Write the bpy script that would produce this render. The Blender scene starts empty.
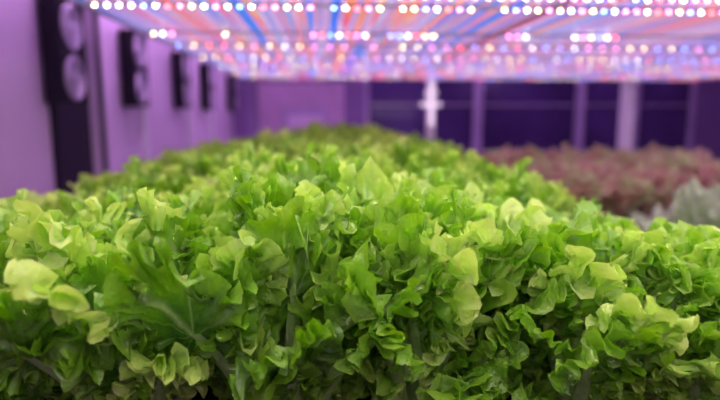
import bpy, math, random
import numpy as np
from mathutils import Vector, Euler

random.seed(7)
scene = bpy.context.scene
scene.view_settings.view_transform = 'Standard'
scene.view_settings.look = 'None'
scene.view_settings.exposure = 0.45
CZ = 1.25   # camera height above the floor

# ------------------------------------------------------------------ helpers
def new_mat(name):
    m = bpy.data.materials.new(name); m.use_nodes = True
    return m, m.node_tree.nodes, m.node_tree.links

def simple_mat(name, col, rough=0.5, metal=0.0, noise=0.12, scale=6.0, emis=None, estr=0.0, spec=0.5):
    m, n, l = new_mat(name)
    b = n['Principled BSDF']
    b.inputs['Roughness'].default_value = rough
    b.inputs['Metallic'].default_value = metal
    b.inputs['Specular IOR Level'].default_value = spec
    tc = n.new('ShaderNodeTexCoord'); nt = n.new('ShaderNodeTexNoise')
    nt.inputs['Scale'].default_value = scale; nt.inputs['Detail'].default_value = 3
    l.new(tc.outputs['Object'], nt.inputs['Vector'])
    cr = n.new('ShaderNodeValToRGB')
    a = [c*(1-noise) for c in col]; c2 = [min(1, c*(1+noise)) for c in col]
    cr.color_ramp.elements[0].position = .3; cr.color_ramp.elements[1].position = .7
    cr.color_ramp.elements[0].color = (*a, 1); cr.color_ramp.elements[1].color = (*c2, 1)
    l.new(nt.outputs['Fac'], cr.inputs['Fac']); l.new(cr.outputs['Color'], b.inputs['Base Color'])
    if emis:
        b.inputs['Emission Color'].default_value = (*emis, 1)
        b.inputs['Emission Strength'].default_value = estr
    return m

def empty(name, loc=(0, 0, 0)):
    e = bpy.data.objects.new(name, None); e.location = loc
    scene.collection.objects.link(e); e.empty_display_size = .1
    return e

def mesh_obj(name, verts, faces, mats, parent=None, smooth=False, mi=None):
    me = bpy.data.meshes.new(name)
    me.from_pydata([tuple(v) for v in verts], [], [tuple(f) for f in faces])
    for m in mats: me.materials.append(m)
    if mi is not None: me.polygons.foreach_set('material_index', mi)
    if smooth: me.polygons.foreach_set('use_smooth', [True]*len(me.polygons))
    me.update()
    o = bpy.data.objects.new(name, me); scene.collection.objects.link(o)
    if parent: o.parent = parent
    return o

class MB:
    """mesh builder joining many primitives in one object"""
    def __init__(s): s.v = []; s.f = []; s.mi = []
    def box(s, x0, x1, y0, y1, z0, z1, m=0):
        b = len(s.v)
        s.v += [(x0,y0,z0),(x1,y0,z0),(x1,y1,z0),(x0,y1,z0),(x0,y0,z1),(x1,y0,z1),(x1,y1,z1),(x0,y1,z1)]
        for f in [(0,3,2,1),(4,5,6,7),(0,1,5,4),(1,2,6,5),(2,3,7,6),(3,0,4,7)]:
            s.f.append(tuple(b+i for i in f)); s.mi.append(m)
    def cyl(s, p, q, r, n=14, m=0):
        p = Vector(p); q = Vector(q); d = (q-p).normalized()
        a = d.orthogonal().normalized(); c = d.cross(a); b = len(s.v)
        for e in (p, q):
            for i in range(n):
                t = 2*math.pi*i/n; s.v.append(tuple(e + a*math.cos(t)*r + c*math.sin(t)*r))
        for i in range(n):
            j = (i+1) % n; s.f.append((b+i, b+j, b+n+j, b+n+i)); s.mi.append(m)
        s.f.append(tuple(b+i for i in reversed(range(n)))); s.f.append(tuple(b+n+i for i in range(n))); s.mi += [m, m]
    def torus(s, c, R, r, n=28, k=8, m=0):   # axis = X
        b = len(s.v)
        for i in range(n):
            t = 2*math.pi*i/n
            for j in range(k):
                u = 2*math.pi*j/k; rr = R + r*math.cos(u)
                s.v.append((c[0]+r*math.sin(u), c[1]+rr*math.cos(t), c[2]+rr*math.sin(t)))
        for i in range(n):
            for j in range(k):
                s.f.append((b+i*k+j, b+((i+1)%n)*k+j, b+((i+1)%n)*k+(j+1)%k, b+i*k+(j+1)%k)); s.mi.append(m)
    def make(s, name, mats, parent=None, bevel=0, smooth=False):
        o = mesh_obj(name, s.v, s.f, mats, parent, smooth, s.mi)
        if bevel:
            md = o.modifiers.new('bevel', 'BEVEL'); md.width = bevel; md.segments = 2; md.limit_method = 'ANGLE'
        return o

# ------------------------------------------------------------------ materials
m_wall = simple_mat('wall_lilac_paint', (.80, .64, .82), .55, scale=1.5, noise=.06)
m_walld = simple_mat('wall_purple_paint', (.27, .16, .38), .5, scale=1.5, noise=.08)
m_dark = simple_mat('dark_doorway', (.010, .006, .018), .5)
m_black = simple_mat('black_plastic', (.006, .004, .011), .55, spec=.3)
m_fan = simple_mat('grey_fan_metal', (.62, .56, .68), .35, .3, .1)
m_floor = simple_mat('floor_concrete', (.12, .09, .15), .4, scale=3)
m_ceil = simple_mat('ceiling_paint', (.35, .28, .42), .7)
m_frame = simple_mat('aluminium_frame', (.50, .38, .62), .35, .1)
m_white = simple_mat('white_steel', (.95, .92, .97), .3, noise=.02)
m_tray = simple_mat('white_tray_plastic', (.5, .5, .48), .45)
m_glass = simple_mat('dark_window_glass', (.08, .045, .17), .15, noise=.35, scale=.8)
m_back = simple_mat('back_panel_pink', (.62, .40, .62), .5, scale=2)
m_alu = simple_mat('brushed_aluminium', (.6, .58, .64), .3, .7)
m_soil = simple_mat('growing_medium', (.03, .035, .015), .9, noise=.5, scale=40)
m_fill_tube = simple_mat('violet_fill_tube', (.8, .6, .9), .4, emis=(.82, .45, 1.0), estr=23)  # glow of the added ceiling fill, hidden above the panel
m_post_lamp = simple_mat('post_lamp_white', (.9, .85, .95), .4, emis=(1, .80, 1.0), estr=.6)

# panel underside: LED reflections painted in as coloured emission streaks
m_panel, n, l = new_mat('led_panel_painted_reflections')
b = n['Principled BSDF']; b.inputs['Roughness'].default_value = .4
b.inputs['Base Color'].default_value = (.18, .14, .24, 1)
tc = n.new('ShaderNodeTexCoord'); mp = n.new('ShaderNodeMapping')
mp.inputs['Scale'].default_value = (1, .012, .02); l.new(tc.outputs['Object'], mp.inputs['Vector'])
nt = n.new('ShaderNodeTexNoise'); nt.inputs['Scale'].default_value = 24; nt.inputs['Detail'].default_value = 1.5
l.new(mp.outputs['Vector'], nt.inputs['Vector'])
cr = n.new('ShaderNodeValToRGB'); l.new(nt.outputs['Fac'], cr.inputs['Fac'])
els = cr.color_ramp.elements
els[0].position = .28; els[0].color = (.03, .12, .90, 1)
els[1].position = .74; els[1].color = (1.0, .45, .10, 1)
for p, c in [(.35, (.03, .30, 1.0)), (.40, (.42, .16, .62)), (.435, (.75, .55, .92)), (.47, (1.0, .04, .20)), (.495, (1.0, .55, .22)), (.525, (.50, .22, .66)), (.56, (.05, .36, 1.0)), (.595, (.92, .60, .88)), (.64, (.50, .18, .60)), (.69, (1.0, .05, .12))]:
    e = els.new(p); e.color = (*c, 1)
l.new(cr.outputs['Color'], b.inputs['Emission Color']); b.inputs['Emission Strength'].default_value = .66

def led_mat(name, col, s):
    m, n, l = new_mat(name); b = n['Principled BSDF']
    b.inputs['Base Color'].default_value = (*col, 1)
    b.inputs['Emission Color'].default_value = (*col, 1); b.inputs['Emission Strength'].default_value = s
    return m
led_mats = [led_mat('led_warm_white', (1, .76, .34), 21), led_mat('led_pink', (1, .24, .60), 20),
            led_mat('led_blue', (.14, .28, 1), 26), led_mat('led_red', (1, .08, .08), 22), led_mat('led_cool_white', (.95, .88, 1), 22)]
led_mats_unseen = [led_mat('led_unseen_warm_white', (1, .86, .64), 56), led_mat('led_unseen_cool_white', (.98, .94, 1), 56)]  # stronger diodes for out-of-view rows, boosted to light the lettuce

def leaf_mat(name, deep, mid, light, rib, trans):
    m, n, l = new_mat(name); b = n['Principled BSDF']; out = n['Material Output']
    at = n.new('ShaderNodeAttribute'); at.attribute_name = 'leafdata'
    sp = n.new('ShaderNodeSeparateColor'); l.new(at.outputs['Color'], sp.inputs['Color'])
    tc = n.new('ShaderNodeTexCoord'); nt = n.new('ShaderNodeTexNoise')
    nt.inputs['Scale'].default_value = 26; nt.inputs['Detail'].default_value = 4
    l.new(tc.outputs['Object'], nt.inputs['Vector'])
    def math_n(op, a, bb):
        x = n.new('ShaderNodeMath'); x.operation = op
        for i, v in enumerate((a, bb)):
            if isinstance(v, (int, float)): x.inputs[i].default_value = v
            else: l.new(v, x.inputs[i])
        return x.outputs[0]
    t = math_n('ADD', math_n('MULTIPLY', sp.outputs['Red'], .36), math_n('MULTIPLY', sp.outputs['Blue'], .42))
    t = math_n('ADD', t, math_n('MULTIPLY', nt.outputs['Fac'], .42))
    oi = n.new('ShaderNodeObjectInfo')
    t = math_n('ADD', t, math_n('MULTIPLY', oi.outputs['Random'], .12))
    cr = n.new('ShaderNodeValToRGB'); l.new(t, cr.inputs['Fac'])
    e = cr.color_ramp.elements
    e[0].position = .34; e[0].color = (*deep, 1); e[1].position = 1.08; e[1].color = (*light, 1)
    x = e.new(.72); x.color = (*mid, 1)
    mx = n.new('ShaderNodeMix'); mx.data_type = 'RGBA'
    l.new(sp.outputs['Green'], mx.inputs['Factor']); l.new(cr.outputs['Color'], mx.inputs['A'])
    mx.inputs['B'].default_value = (*rib, 1)
    l.new(mx.outputs['Result'], b.inputs['Base Color'])
    b.inputs['Roughness'].default_value = .30; b.inputs['Specular IOR Level'].default_value = 1.0
    vn = n.new('ShaderNodeTexNoise'); vn.inputs['Scale'].default_value = 110; vn.inputs['Detail'].default_value = 3
    l.new(tc.outputs['Object'], vn.inputs['Vector'])
    bp = n.new('ShaderNodeBump'); bp.inputs['Strength'].default_value = .9; bp.inputs['Distance'].default_value = .004
    l.new(vn.outputs['Fac'], bp.inputs['Height']); l.new(bp.outputs['Normal'], b.inputs['Normal'])
    tr = n.new('ShaderNodeBsdfTranslucent')
    hs = n.new('ShaderNodeHueSaturation'); hs.inputs['Value'].default_value = 1.4; hs.inputs['Saturation'].default_value = 1.10
    l.new(mx.outputs['Result'], hs.inputs['Color']); l.new(hs.outputs['Color'], tr.inputs['Color'])
    l.new(bp.outputs['Normal'], tr.inputs['Normal'])
    ms = n.new('ShaderNodeMixShader'); ms.inputs['Fac'].default_value = trans
    l.new(b.outputs['BSDF'], ms.inputs[1]); l.new(tr.outputs['BSDF'], ms.inputs[2])
    l.new(ms.outputs['Shader'], out.inputs['Surface'])
    return m
m_green = leaf_mat('green_lettuce_leaf', (.045, .19, .012), (.28, .57, .035), (.70, .90, .21), (.60, .78, .32), .33)
m_red = leaf_mat('red_lettuce_leaf', (.42, .15, .20), (.70, .42, .36), (.62, .74, .36), (.42, .36, .25), .3)
m_pale = leaf_mat('pale_cabbage_leaf', (.26, .46, .16), (.56, .70, .44), (.80, .88, .70), (.85, .90, .75), .3)
m_dgreen = leaf_mat('dark_green_leaf', (.02, .10, .015), (.06, .22, .03), (.16, .36, .07), (.3, .4, .2), .3)

# ------------------------------------------------------------------ leaf growth: relax a sheet whose margin has grown too long
def sstep(a, b, x):
    t = np.clip((x-a)/(b-a), 0, 1); return t*t*(3-2*t)

def grow_leaf(seed, NT=224, NS=14, G=2.2, lobe=.35, iters=700, bend=.08, start=.40):
    rng = np.random.default_rng(seed)
    th = np.linspace(-2.75, 2.75, NT); s = .04 + .96*np.linspace(0, 1, NS)
    T, S = np.meshgrid(th, s, indexing='ij')
    def n1(f, k=3):
        o = np.zeros_like(T)
        for _ in range(k): o += np.sin(f*rng.uniform(.6, 1.5)*T + rng.uniform(0, 6.28))
        return o/k*1.5
    rad = 1.0*(1+.10*n1(2.5))
    rad = rad*(.62+.38*np.cos(T*.5)**2*1.25)
    pl = rng.uniform(3.6, 5.2)*T + 1.0*n1(2.0) + rng.uniform(0, 6.28)
    rad = rad*(1 - lobe*(1-np.abs(np.sin(pl)))**2.5*sstep(.3, 1, S) + .05*n1(17)*S**4 + .025*n1(38)*S**6)
    p = np.stack([rad*S*np.sin(T), rad*S*np.cos(T)*1.15, .02*S*n1(4)+.05*S**2*n1(9)+.035*S**2*n1(24)], -1)
    flat = p.copy(); flat[..., 2] = 0
    g = (sstep(start, 1.0, s)**1.3)
    gT = np.clip(G*(1+.35*n1(2.2)[:, 0]), 1.2, 9)
    dist = lambda a, b: np.linalg.norm(a-b, axis=-1)
    sets = []
    ALL = slice(None)
    def add(ia, ja, ib, jb, kind, st):
        A = flat[ia, ja]; B = flat[ib, jb]; d0 = dist(A, B)
        if kind == 't':
            sets.append((ia, ja, ib, jb, d0, None, None, gT[ia][:, None]*g[ja][None, :], kind, st))
        elif kind == 'd':
            dr = np.abs(np.linalg.norm(A, axis=-1)-np.linalg.norm(B, axis=-1)); dt2 = np.maximum(d0**2-dr**2, 0)
            sets.append((ia, ja, ib, jb, d0, dt2, dr**2, gT[ia][:, None]*(.5*(g[ja]+g[jb]))[None, :], kind, st))
        else: sets.append((ia, ja, ib, jb, d0, None, None, None, kind, st))
    def pair(n, o):
        cnt = (n-o)//2
        return slice(o, o+2*cnt, 2), slice(o+1, o+1+2*cnt, 2)
    for o in (0, 1):
        a, b2 = pair(NT, o); add(a, ALL, b2, ALL, 't', .9)
        c, d2 = pair(NS, o); add(ALL, c, ALL, d2, 'r', .9)
    for o in (0, 1):
        a, b2 = pair(NT, o)
        add(a, slice(0, NS-1), b2, slice(1, NS), 'd', .35)
        add(a, slice(1, NS), b2, slice(0, NS-1), 'd', .35)
    add(slice(0, NT-2), ALL, slice(2, NT), ALL, 't', bend)
    add(ALL, slice(0, NS-2), ALL, slice(2, NS), 'r', .25)
    pin = (1-sstep(.15, .5, S))[..., None]*.5
    for it in range(iters):
        f = min(1, it/(iters*.7))
        for (ia, ja, ib, jb, d0, dt2, dr2, gg, kind, st) in sets:
            if kind == 't': r = d0*(1+gg*f)
            elif kind == 'd': r = np.sqrt(dt2*(1+gg*f)**2+dr2)
            else: r = d0
            d = p[ib, jb]-p[ia, ja]; Ln = np.sqrt((d*d).sum(-1))+1e-9
            c = (.5*st*(Ln-r)/Ln)[..., None]*d
            p[ia, ja] += c; p[ib, jb] -= c
        p += pin*(flat-p)
        if it % 10 == 0 and it < iters*.9:
            lap = np.zeros_like(p); lap[1:-1] = (p[:-2]+p[2:])/2-p[1:-1]; p += .12*lap
            lap = np.zeros_like(p); lap[:, 1:-1] = (p[:, :-2]+p[:, 2:])/2-p[:, 1:-1]; p += .12*lap
    lap = np.zeros_like(p); lap[1:-1] = (p[:-2]+p[2:])/2-p[1:-1]; p += .3*lap
    rib = .8*np.exp(-(T*S/.05)**2)*(1-S)
    vein = .38*np.exp(-(np.sin(4.5*T)*S/.05)**2)*(1-S)**.7
    return p, S, np.maximum(rib, vein)

def sinnoise(rng, x, y, freq, k=5):
    o = np.zeros_like(x)
    for _ in range(k):
        a = rng.uniform(0, 2*np.pi); f = freq*rng.uniform(.6, 1.5)
        o += np.sin(f*(x*np.cos(a)+y*np.sin(a)) + rng.uniform(0, 6.28))
    return o/k

def pose_leaf(rng, tpl, L, R, tilt, arch, az, base_r, twist, flip):
    p, S, rib = tpl; NT, NS = S.shape
    P = p.reshape(-1, 3)*R*np.array([flip, rng.uniform(.95, 1.3), rng.choice([-1, 1])])
    P[:, 2] += .005*sinnoise(rng, P[:, 0], P[:, 1], 110, 5) + .004*sinnoise(rng, P[:, 0], P[:, 1], 300, 5)
    Lp = max(L-R*1.0, .02)
    P[:, 1] += Lp
    A = np.stack([S.ravel(), rib.ravel()], 1)
    idx = np.arange(NT*NS).reshape(NT, NS)
    F = np.stack([idx[:-1, :-1], idx[1:, :-1], idx[1:, 1:], idx[:-1, 1:]], -1).reshape(-1, 4)
    NP, NW = 10, 5
    v = np.linspace(0, 1, NP); u = np.linspace(-1, 1, NW)
    V, U = np.meshgrid(v, u, indexing='ij')
    w = .012*(1-V)**.6 + .0025
    Q = np.stack([(U*w).ravel(), (V*(Lp+R*.3)).ravel(), (-.005*(1-U**2)*(1-.6*V)+.0005).ravel()], 1)
    id2 = np.arange(NP*NW).reshape(NP, NW) + NT*NS
    F = np.concatenate([F, np.stack([id2[:-1, :-1], id2[1:, :-1], id2[1:, 1:], id2[:-1, 1:]], -1).reshape(-1, 4)])
    P = np.concatenate([P, Q]); A = np.concatenate([A, np.tile([.2, .85], (NP*NW, 1))])
    yy = np.linspace(-.12, L*1.9+.05, 110)
    ph = tilt + arch*np.clip(yy/L, 0, 1.6)**1.6
    dy = yy[1]-yy[0]
    so = np.cumsum(np.sin(ph))*dy; su = np.cumsum(np.cos(ph))*dy
    so -= np.interp(0, yy, so); su -= np.interp(0, yy, su)
    pph = np.interp(P[:, 1], yy, ph); o = np.interp(P[:, 1], yy, so); h = np.interp(P[:, 1], yy, su)
    tw = twist*P[:, 1]/L
    tx = P[:, 0]*np.cos(tw) - P[:, 2]*np.sin(tw); tz = P[:, 2]*np.cos(tw) + P[:, 0]*np.sin(tw)
    o = o - tz*np.cos(pph) + base_r; h = h + tz*np.sin(pph)
    c, sn = math.cos(az), math.sin(az)
    return np.stack([o*c - tx*sn, o*sn + tx*c, h], 1), F, A

T_frilly = [grow_leaf(5, G=2.5, start=.4, bend=.08), grow_leaf(6, G=2.7, start=.35, lobe=.45), grow_leaf(7, G=2.6, bend=.04, start=.40),
            grow_leaf(8, G=3.2, start=.5), grow_leaf(9, G=2.8, start=.2, lobe=.5, bend=.08), grow_leaf(10, G=3.0, start=.3, lobe=.5, bend=.08),
            grow_leaf(15, G=2.8, start=.25, lobe=.5, bend=.08), grow_leaf(12, G=3.4, start=.45, lobe=.4, bend=.07)]
T_soft = [grow_leaf(31, NT=90, NS=10, G=.5, start=.5, lobe=.05, iters=400, bend=.2), grow_leaf(32, NT=90, NS=10, G=.8, start=.5, lobe=.1, iters=400, bend=.2)]
T_low = [grow_leaf(41, NT=100, NS=8, G=2.0, iters=400), grow_leaf(42, NT=100, NS=8, G=2.2, start=.3, iters=400, bend=.12)]

def make_head_mesh(name, seed, mat, tpls, N=44, Rk=1.0, spread=1.0, L0=.17, L1=.24, lowmin=.55):
    rng = np.random.default_rng(seed)
    Vs, Fs, Cs = [], [], []; off = 0
    for i in range(N):
        t = i/(N-1)
        L = (L0 + (L1-L0)*t**.6)*rng.uniform(.85, 1.12)
        if t > .5: L *= rng.uniform(lowmin, 1.02)      # shorter leaves low on the outside
        R = (.048 + .026*t**.7)*rng.uniform(.85, 1.2)*Rk
        tilt = math.radians((2 + 27*t)*spread + rng.uniform(-5, 5)); arch = math.radians((5 + 28*t)*spread + rng.uniform(-22, 16))
        V, F, A = pose_leaf(rng, tpls[rng.integers(len(tpls))], L, R, tilt, arch, i*2.39996 + rng.uniform(-.25, .25), .006 + .016*t, rng.uniform(-.9, .9), rng.choice([-1, 1]))
        V[:, 2] += .012*(1-t)
        V[:, 2] = np.maximum(V[:, 2], .004 + .01*np.abs(np.sin(V[:, 0]*60)))
        Vs.append(V.astype(np.float32)); Fs.append((F+off).astype(np.int32)); off += len(V)
        tone = np.clip(rng.uniform(.0, 1)*.85 + .25*(1-t), 0, 1)
        Cs.append(np.concatenate([A, np.full((len(A), 1), tone), np.ones((len(A), 1))], 1).astype(np.float32))
    V = np.concatenate(Vs); F = np.concatenate(Fs); C = np.concatenate(Cs)
    me = bpy.data.meshes.new(name)
    me.vertices.add(len(V)); me.vertices.foreach_set('co', V.ravel())
    me.loops.add(F.size); me.loops.foreach_set('vertex_index', F.ravel())
    me.polygons.add(len(F)); me.polygons.foreach_set('loop_start', np.arange(0, F.size, 4, dtype=np.int32))
    me.polygons.foreach_set('loop_total', np.full(len(F), 4, dtype=np.int32))
    me.polygons.foreach_set('use_smooth', np.ones(len(F), dtype=bool))
    me.update(); me.validate()
    ca = me.color_attributes.new('leafdata', 'FLOAT_COLOR', 'POINT')
    ca.data.foreach_set('color', C.ravel())
    me.materials.append(mat)
    return me, float(np.percentile(V[:, 2], 97))

heads = [make_head_mesh('frilly_lettuce_head_%d' % k, 11+k, m_green, T_frilly, N=50, Rk=.98, L0=.23, L1=.315, lowmin=.42) for k in range(4)]
reds = [make_head_mesh('red_lettuce_head_%d' % k, 51+k, m_red, T_low, N=22) for k in range(2)]
pales = [make_head_mesh('pale_cabbage_head', 71, m_pale, T_soft, N=13, Rk=1.5, spread=1.5)]
dgs = [make_head_mesh('dark_leaf_head', 81, m_dgreen, T_soft, N=20, Rk=1.0)]

def place(name, pool, parent, x, y, z, target, rng, wide=1.0, idx=None):
    me, h = pool[rng.randrange(len(pool)) if idx is None else idx]
    o = bpy.data.objects.new(name, me); scene.collection.objects.link(o)
    o.parent = parent; o.location = (x, y, z+.001)
    s = target/h; o.scale = (wide*s**.5*1.02, wide*s**.5*1.02, s)
    o.rotation_euler = (0, 0, rng.uniform(0, 6.28))
    return o

BZ = CZ - .46
crop = empty('green_lettuce_crop', (0, 0, 0))
r = random.Random(3)
rows = 19
for j in range(rows):
    y = .75 + j*.195
    for i in range(7):
        jit = .02 if j == 0 else .04
        x = -.60 + i*.2 + (.05 if j % 2 else -.05) + r.uniform(-jit, jit)
        yy = y + r.uniform(-jit, jit)*.8
        h = .298 - .002*(yy-.8) + r.uniform(-.024, .024)
        h += .028*math.exp(-((x-.22)/.33)**2)*min(1, max(0, (yy-1.5)/2))
        near = max(0, 1-(yy-.75)/1.2)
        if x > 0: h -= .055*(x/.6)**2.5 + .075*near*(x/.6)**2
        else: h -= .050*(abs(x)/.6)**2.0 + .035*near*(x/.6)**2
        if j == 0: h = .302 + (.034 if abs(x+.03) < .12 else 0) + r.uniform(-.012, .012) - (.055 if x > .3 else 0) - (.02 if x < -.3 else 0)
        place('lettuce_head', heads, crop, x, yy, BZ, h, r, 1.0)

# ------------------------------------------------------------------ beds
def bed(name, x0, x1, y0, y1, z, soil=True):
    e = empty(name)
    mb = MB()
    mb.box(x0, x1, y0, y1, z-.08, z-.015)
    mb.box(x0-.02, x0, y0-.02, y1+.02, z-.09, z); mb.box(x1, x1+.02, y0-.02, y1+.02, z-.09, z)
    mb.box(x0, x1, y0-.02, y0, z-.09, z); mb.box(x0, x1, y1, y1+.02, z-.09, z)
    mb.make('tray', [m_tray], e, bevel=.004)
    mb = MB(); mb.box(x0+.002, x1-.002, y0+.002, y1-.002, z-.014, z); mb.make('growing_medium', [m_soil], e)
    mb = MB()
    yy = y0+.1
    while yy < y1:
        for xx in (x0+.03, x1-.07):
            mb.box(xx, xx+.04, yy, yy+.04, 0, z-.082)
        mb.box(x0+.03, x1-.03, yy, yy+.04, z-.14, z-.092)
        mb.box(x0+.03, x1-.03, yy, yy+.04, .25, .29)
        yy += 1.2
    mb.make('frame', [m_white], e)
    return e
bed('lettuce_bed', -.74, .74, .50, 4.45, BZ)
RZ = CZ - .50
bed('red_lettuce_bed', 1.0, 2.60, 1.1, 4.1, RZ)
rc = empty('red_lettuce_crop'); r = random.Random(5)
for j in range(8):
    for i in range(7):
        x = 1.14+i*.2+r.uniform(-.03, .03); y = 2.52+j*.19
        place('red_lettuce_head', reds, rc, x, y, RZ, .215+r.uniform(-.03, .03), r, 1.05)
pc = empty('pale_cabbage')
place('cabbage_head', pales, pc, 1.40, 1.99, RZ, .20, r, 1.05)
dc = empty('dark_leafy_greens')
for (x, y) in [(1.15, 1.56), (1.38, 1.54), (1.60, 1.54), (1.2, 1.38), (1.42, 1.37), (1.2, 1.22), (1.45, 1.22)]:
    place('leafy_green', dgs, dc, x, y, RZ, .12+r.uniform(-.02, .02), r, .95)
gc = empty('green_cabbage')
place('leafy_head', heads, gc, 1.86, 2.05, RZ, .30, r, 1.0, idx=1)

# ------------------------------------------------------------------ LED grow-light array
LZ = CZ + .32
arr = empty('led_grow_light_array')
X0, X1, Y0, Y1 = -.70, 3.5, -1.0, 5.2
mb = MB()
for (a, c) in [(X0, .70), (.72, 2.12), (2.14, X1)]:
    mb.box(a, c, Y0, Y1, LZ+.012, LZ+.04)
mb.make('panel_painted_glow', [m_panel], arr)
mb = MB()
for a in (X0-.012, .70+.002, 2.12+.002, X1):
    mb.box(a, a+.016, Y0, Y1, LZ+.0, LZ+.06)
mb.box(X0, X1, Y1, Y1+.02, LZ+.0, LZ+.06); mb.box(X0, X1, Y0-.02, Y0, LZ, LZ+.06)
for yy in (0.2, 2.6, 5.0):
    for xx in (-.6, .60, .82, 2.02, 2.24, 3.4):
        mb.cyl((xx, yy, LZ+.04), (xx, yy, 2.6), .004, 6)
mb.make('panel_frame', [m_alu], arr)
rowsY = [-.6, -.3, 0, .15, .3, .45, .6, .75, .9, 1.05, 1.2, 1.35, 1.59, 1.77, 2.36, 2.75, 3.3, 3.9, 4.5, 5.05]  # close-set rows near the camera are unseen, added for more light
mb = MB()
for yy in rowsY: mb.box(X0+.01, X1-.01, yy-.007, yy+.007, LZ+.001, LZ+.0115)
mb.make('led_bars', [m_alu], arr)
groups = [MB() for _ in range(7)]
def dome(mb, x, y, z, rr, n=6):
    b = len(mb.v)
    for i in range(n):
        t = 2*math.pi*i/n; mb.v.append((x+rr*math.cos(t), y+rr*math.sin(t), z-rr*.15))
    mb.v.append((x, y, z-rr))
    for i in range(n):
        mb.f.append((b+i, b+n, b+(i+1) % n)); mb.mi.append(0)
r = random.Random(12)
pattern = [0, 4, 1, 0, 2, 4, 3, 1]
for ri, yy in enumerate(rowsY):
    nx = int((X1-X0-.06)/.035)
    for i in range(nx):
        x = X0+.04+i*.035
        if yy == 2.36 and math.sin(x*7.3)+math.sin(x*17+1) < .15 : continue
        if r.random() < .07: continue
        g = pattern[i % 8] if r.random() < .8 else r.randrange(5)
        if yy > 2.5 and i % 2: continue
        big = yy < 1.4
        if big:
            if i % 2: continue
            g = 5 + (i % 4)//2
        if yy > 2.5: g = r.choice([0, 0, 4, 1, 2, 2, 3])
        dome(groups[g], x, yy, LZ+.0, .0085 if big else (.0058 if yy < 2.5 else .0050))
for g, mb in enumerate(groups): mb.make('diodes_%d' % g, [(led_mats+led_mats_unseen)[g]], arr)

# posts from floor to ceiling just beyond the far end of the array
def post(name, x, y, z1, mat, w=.03, cross=False):
    mb = MB()
    mb.box(x-w, x+w, y-w, y+w, .012, z1)
    mb.box(x-w*2.2, x+w*2.2, y-w*2.2, y+w*2.2, 0, .012)
    if cross:
        mb.box(x-.09, x+.09, y-w*1.4, y+w*1.4, CZ+.08, CZ+.115, 1)
        mb.box(x-.05, x+.05, y-w*1.4, y+w*1.4, CZ+.19, CZ+.215, 1)
        mb.box(x-w*.6, x+w*.6, y-w*1.3, y-w, CZ-.1, CZ+.35, 1)
    return mb.make(name, [mat, m_post_lamp], None, bevel=.003)
post('rack_post', 1.03, 5.35, 2.6, m_white, .035, True)
post('rack_post', 2.95, 5.35, 2.6, m_white, .05)
post('rack_post', -.62, 5.35, 2.6, m_walld, .04)

# ------------------------------------------------------------------ room shell
WX, EX, NY, SY, H = -1.63, 9.0, 10.6, -2.5, 2.6
DY0, DY1 = 3.60, 4.33
mb = MB(); mb.box(WX-.2, EX+.2, SY-.2, NY+.2, -.1, 0); mb.make('floor', [m_floor])
mb = MB(); mb.box(WX-.2, EX+.2, SY-.2, NY+.2, H, H+.1); mb.make('ceiling', [m_ceil])
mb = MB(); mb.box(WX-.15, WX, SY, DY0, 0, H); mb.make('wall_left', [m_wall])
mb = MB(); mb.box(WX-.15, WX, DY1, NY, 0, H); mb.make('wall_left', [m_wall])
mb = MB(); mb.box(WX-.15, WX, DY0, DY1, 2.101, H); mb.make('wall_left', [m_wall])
mb = MB()
mb.box(WX-.12, WX-.07, DY0+.002, DY1-.002, 0, 2.1)
mb.cyl((WX-.07, DY0+.08, 1.0), (WX-.03, DY0+.08, 1.0), .02, 12)
mb.make('door_1', [m_dark])
mb = MB()
mb.box(WX, WX+.02, DY0-.05, DY0, 0, 2.16); mb.box(WX, WX+.02, DY1, DY1+.05, 0, 2.16); mb.box(WX, WX+.02, DY0, DY1, 2.11, 2.16)
mb.make('trim_1', [m_black])
mb = MB()
for y in (2.4, 5.45, 7.1, 8.9): mb.box(WX, WX+.012, y, y+.03, .1, H)
mb.make('trim_2', [m_frame])
mb = MB(); mb.box(WX, WX+.015, SY, DY0-.05, 0, .1); mb.box(WX, WX+.015, DY1+.05, NY, 0, .1); mb.make('baseboard_left', [m_walld])
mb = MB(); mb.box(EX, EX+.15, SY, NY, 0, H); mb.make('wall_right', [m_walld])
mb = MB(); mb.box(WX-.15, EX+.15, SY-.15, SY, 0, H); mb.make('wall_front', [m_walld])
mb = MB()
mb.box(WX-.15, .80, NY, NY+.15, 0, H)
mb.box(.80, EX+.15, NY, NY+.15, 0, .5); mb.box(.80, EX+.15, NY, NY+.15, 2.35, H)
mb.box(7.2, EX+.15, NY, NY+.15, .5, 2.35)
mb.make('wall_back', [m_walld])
xs = [.80, 2.94, 4.92, 6.0, 7.2]
for k in range(4):
    mb = MB(); a, c = xs[k], xs[k+1]
    mb.box(a+.05, c-.05, NY+.06, NY+.08, .55, 2.3, 1)
    mb.box(a, a+.08, NY-.02, NY+.1, .5, 2.35); mb.box(c-.08, c, NY-.02, NY+.1, .5, 2.35)
    mb.box(a+.06, c-.06, NY-.02, NY+.1, .5, .57); mb.box(a+.06, c-.06, NY-.02, NY+.1, 2.28, 2.35)
    mb.box(a+.06, c-.06, NY-.01, NY+.08, 1.42, 1.45)
    mb.make('window_%d' % (k+1), [m_frame, m_glass])
mb = MB()
mb.box(-1.18, .42, NY-.03, NY, 0, 1.82)
mb.make('trim_3', [m_back])
mb = MB()
mb.box(-.72, .12, NY-.06, NY-.035, 0.005, 1.38); mb.box(-.62, .02, NY-.07, NY-.06, .7, 1.25, 1)
mb.cyl((.05, NY-.10, .95), (.05, NY-.06, .95), .02, 10, 1)
mb.make('door_2', [m_frame, m_wall])

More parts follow.
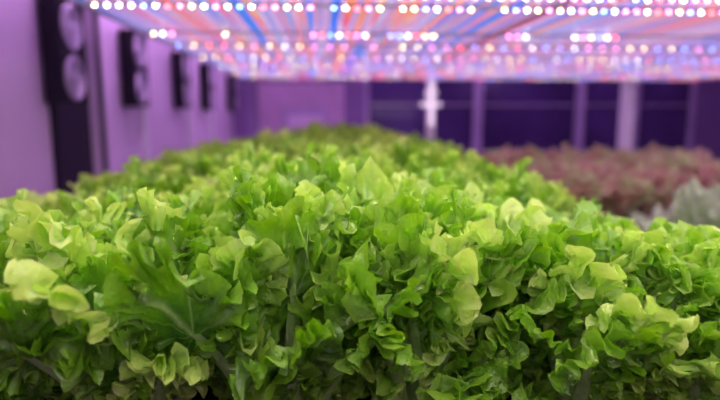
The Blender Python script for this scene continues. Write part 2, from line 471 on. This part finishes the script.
for (x, ya, yb) in [(-1.0, -1.5, 2.0), (-1.0, 3.0, 6.0), (-.6, 6.6, 9.8), (2.2, 6.0, 9.8), (5.0, 5.5, 9.8), (5.5, 0, 4.5)]:
    e = empty('added_wall_fill_lamp')  # added fill out of view, washes the walls in purple
    mb = MB(); mb.box(x-.06, x+.06, ya, yb, H-.04, H-.001); mb.make('fill_housing', [m_white], e)
    mb = MB(); mb.cyl((x, ya+.03, H-.065), (x, yb-.03, H-.065), .022, 8); mb.make('fill_tube', [m_fill_tube], e)

# ------------------------------------------------------------------ wall fan units
def fan_unit(y0, w=.36):
    e = empty('wall_fan_unit', (0, 0, 0))
    x0, x1 = WX+.022, WX+.135; z0, z1 = CZ+.07, CZ+.68
    mb = MB()
    mb.box(x0, x1-.02, y0, y0+w, z0, z1, 0)
    mb.box(x1-.02, x1, y0, y0+.025, z0, z1, 0); mb.box(x1-.02, x1, y0+w-.025, y0+w, z0, z1, 0)
    for z in (z0, (z0+z1)/2-.012, z1-.024): mb.box(x1-.02, x1, y0+.025, y0+w-.025, z, z+.024, 0)
    mb.make('casing', [m_black], e, bevel=.004)
    mb = MB()
    for k in (.25, .75):
        cz = z0 + (z1-z0)*k; c = (x1-.006, y0+w/2, cz)
        for R in (.125, .10, .075, .05): mb.torus(c, R, .004 if R < .12 else .011, m=0)
        mb.cyl((x1-.018, c[1], cz), (x1+.004, c[1], cz), .035, 18)
        for q in range(7):
            t = 2*math.pi*q/7; b = len(mb.v)
            for (rr, dt, dx) in ((.03, -.25, -.016), (.03, .25, -.008), (.118, .34, -.008), (.118, -.12, -.016)):
                mb.v.append((x1+dx, c[1]+rr*math.cos(t+dt), cz+rr*math.sin(t+dt)))
            mb.f.append((b, b+1, b+2, b+3)); mb.mi.append(0)
    mb.make('fan_blades_and_grille', [m_fan], e)
for y in (3.46, 4.76, 6.38, 7.8, 10.0): fan_unit(y)
mb = MB()
for y in (5.25, 6.95, 8.4): mb.cyl((WX+.04, y, .0), (WX+.04, y, H), .03, 12)
mb.make('conduit_pipe', [m_white])

# ------------------------------------------------------------------ world, camera
w = bpy.data.worlds.new('World'); scene.world = w; w.use_nodes = True
w.node_tree.nodes['Background'].inputs['Color'].default_value = (.35, .22, .5, 1)
w.node_tree.nodes['Background'].inputs['Strength'].default_value = .3

cd = bpy.data.cameras.new('camera'); cam = bpy.data.objects.new('camera', cd); scene.collection.objects.link(cam)
cam.location = (0, 0, CZ)
cam.rotation_euler = (math.radians(90-8.56), 0, math.radians(-3.85))
cd.sensor_width = 36; cd.lens = 28.25; cd.clip_start = .02
cd.dof.use_dof = True; cd.dof.focus_distance = .68; cd.dof.aperture_fstop = 2.0
scene.camera = cam
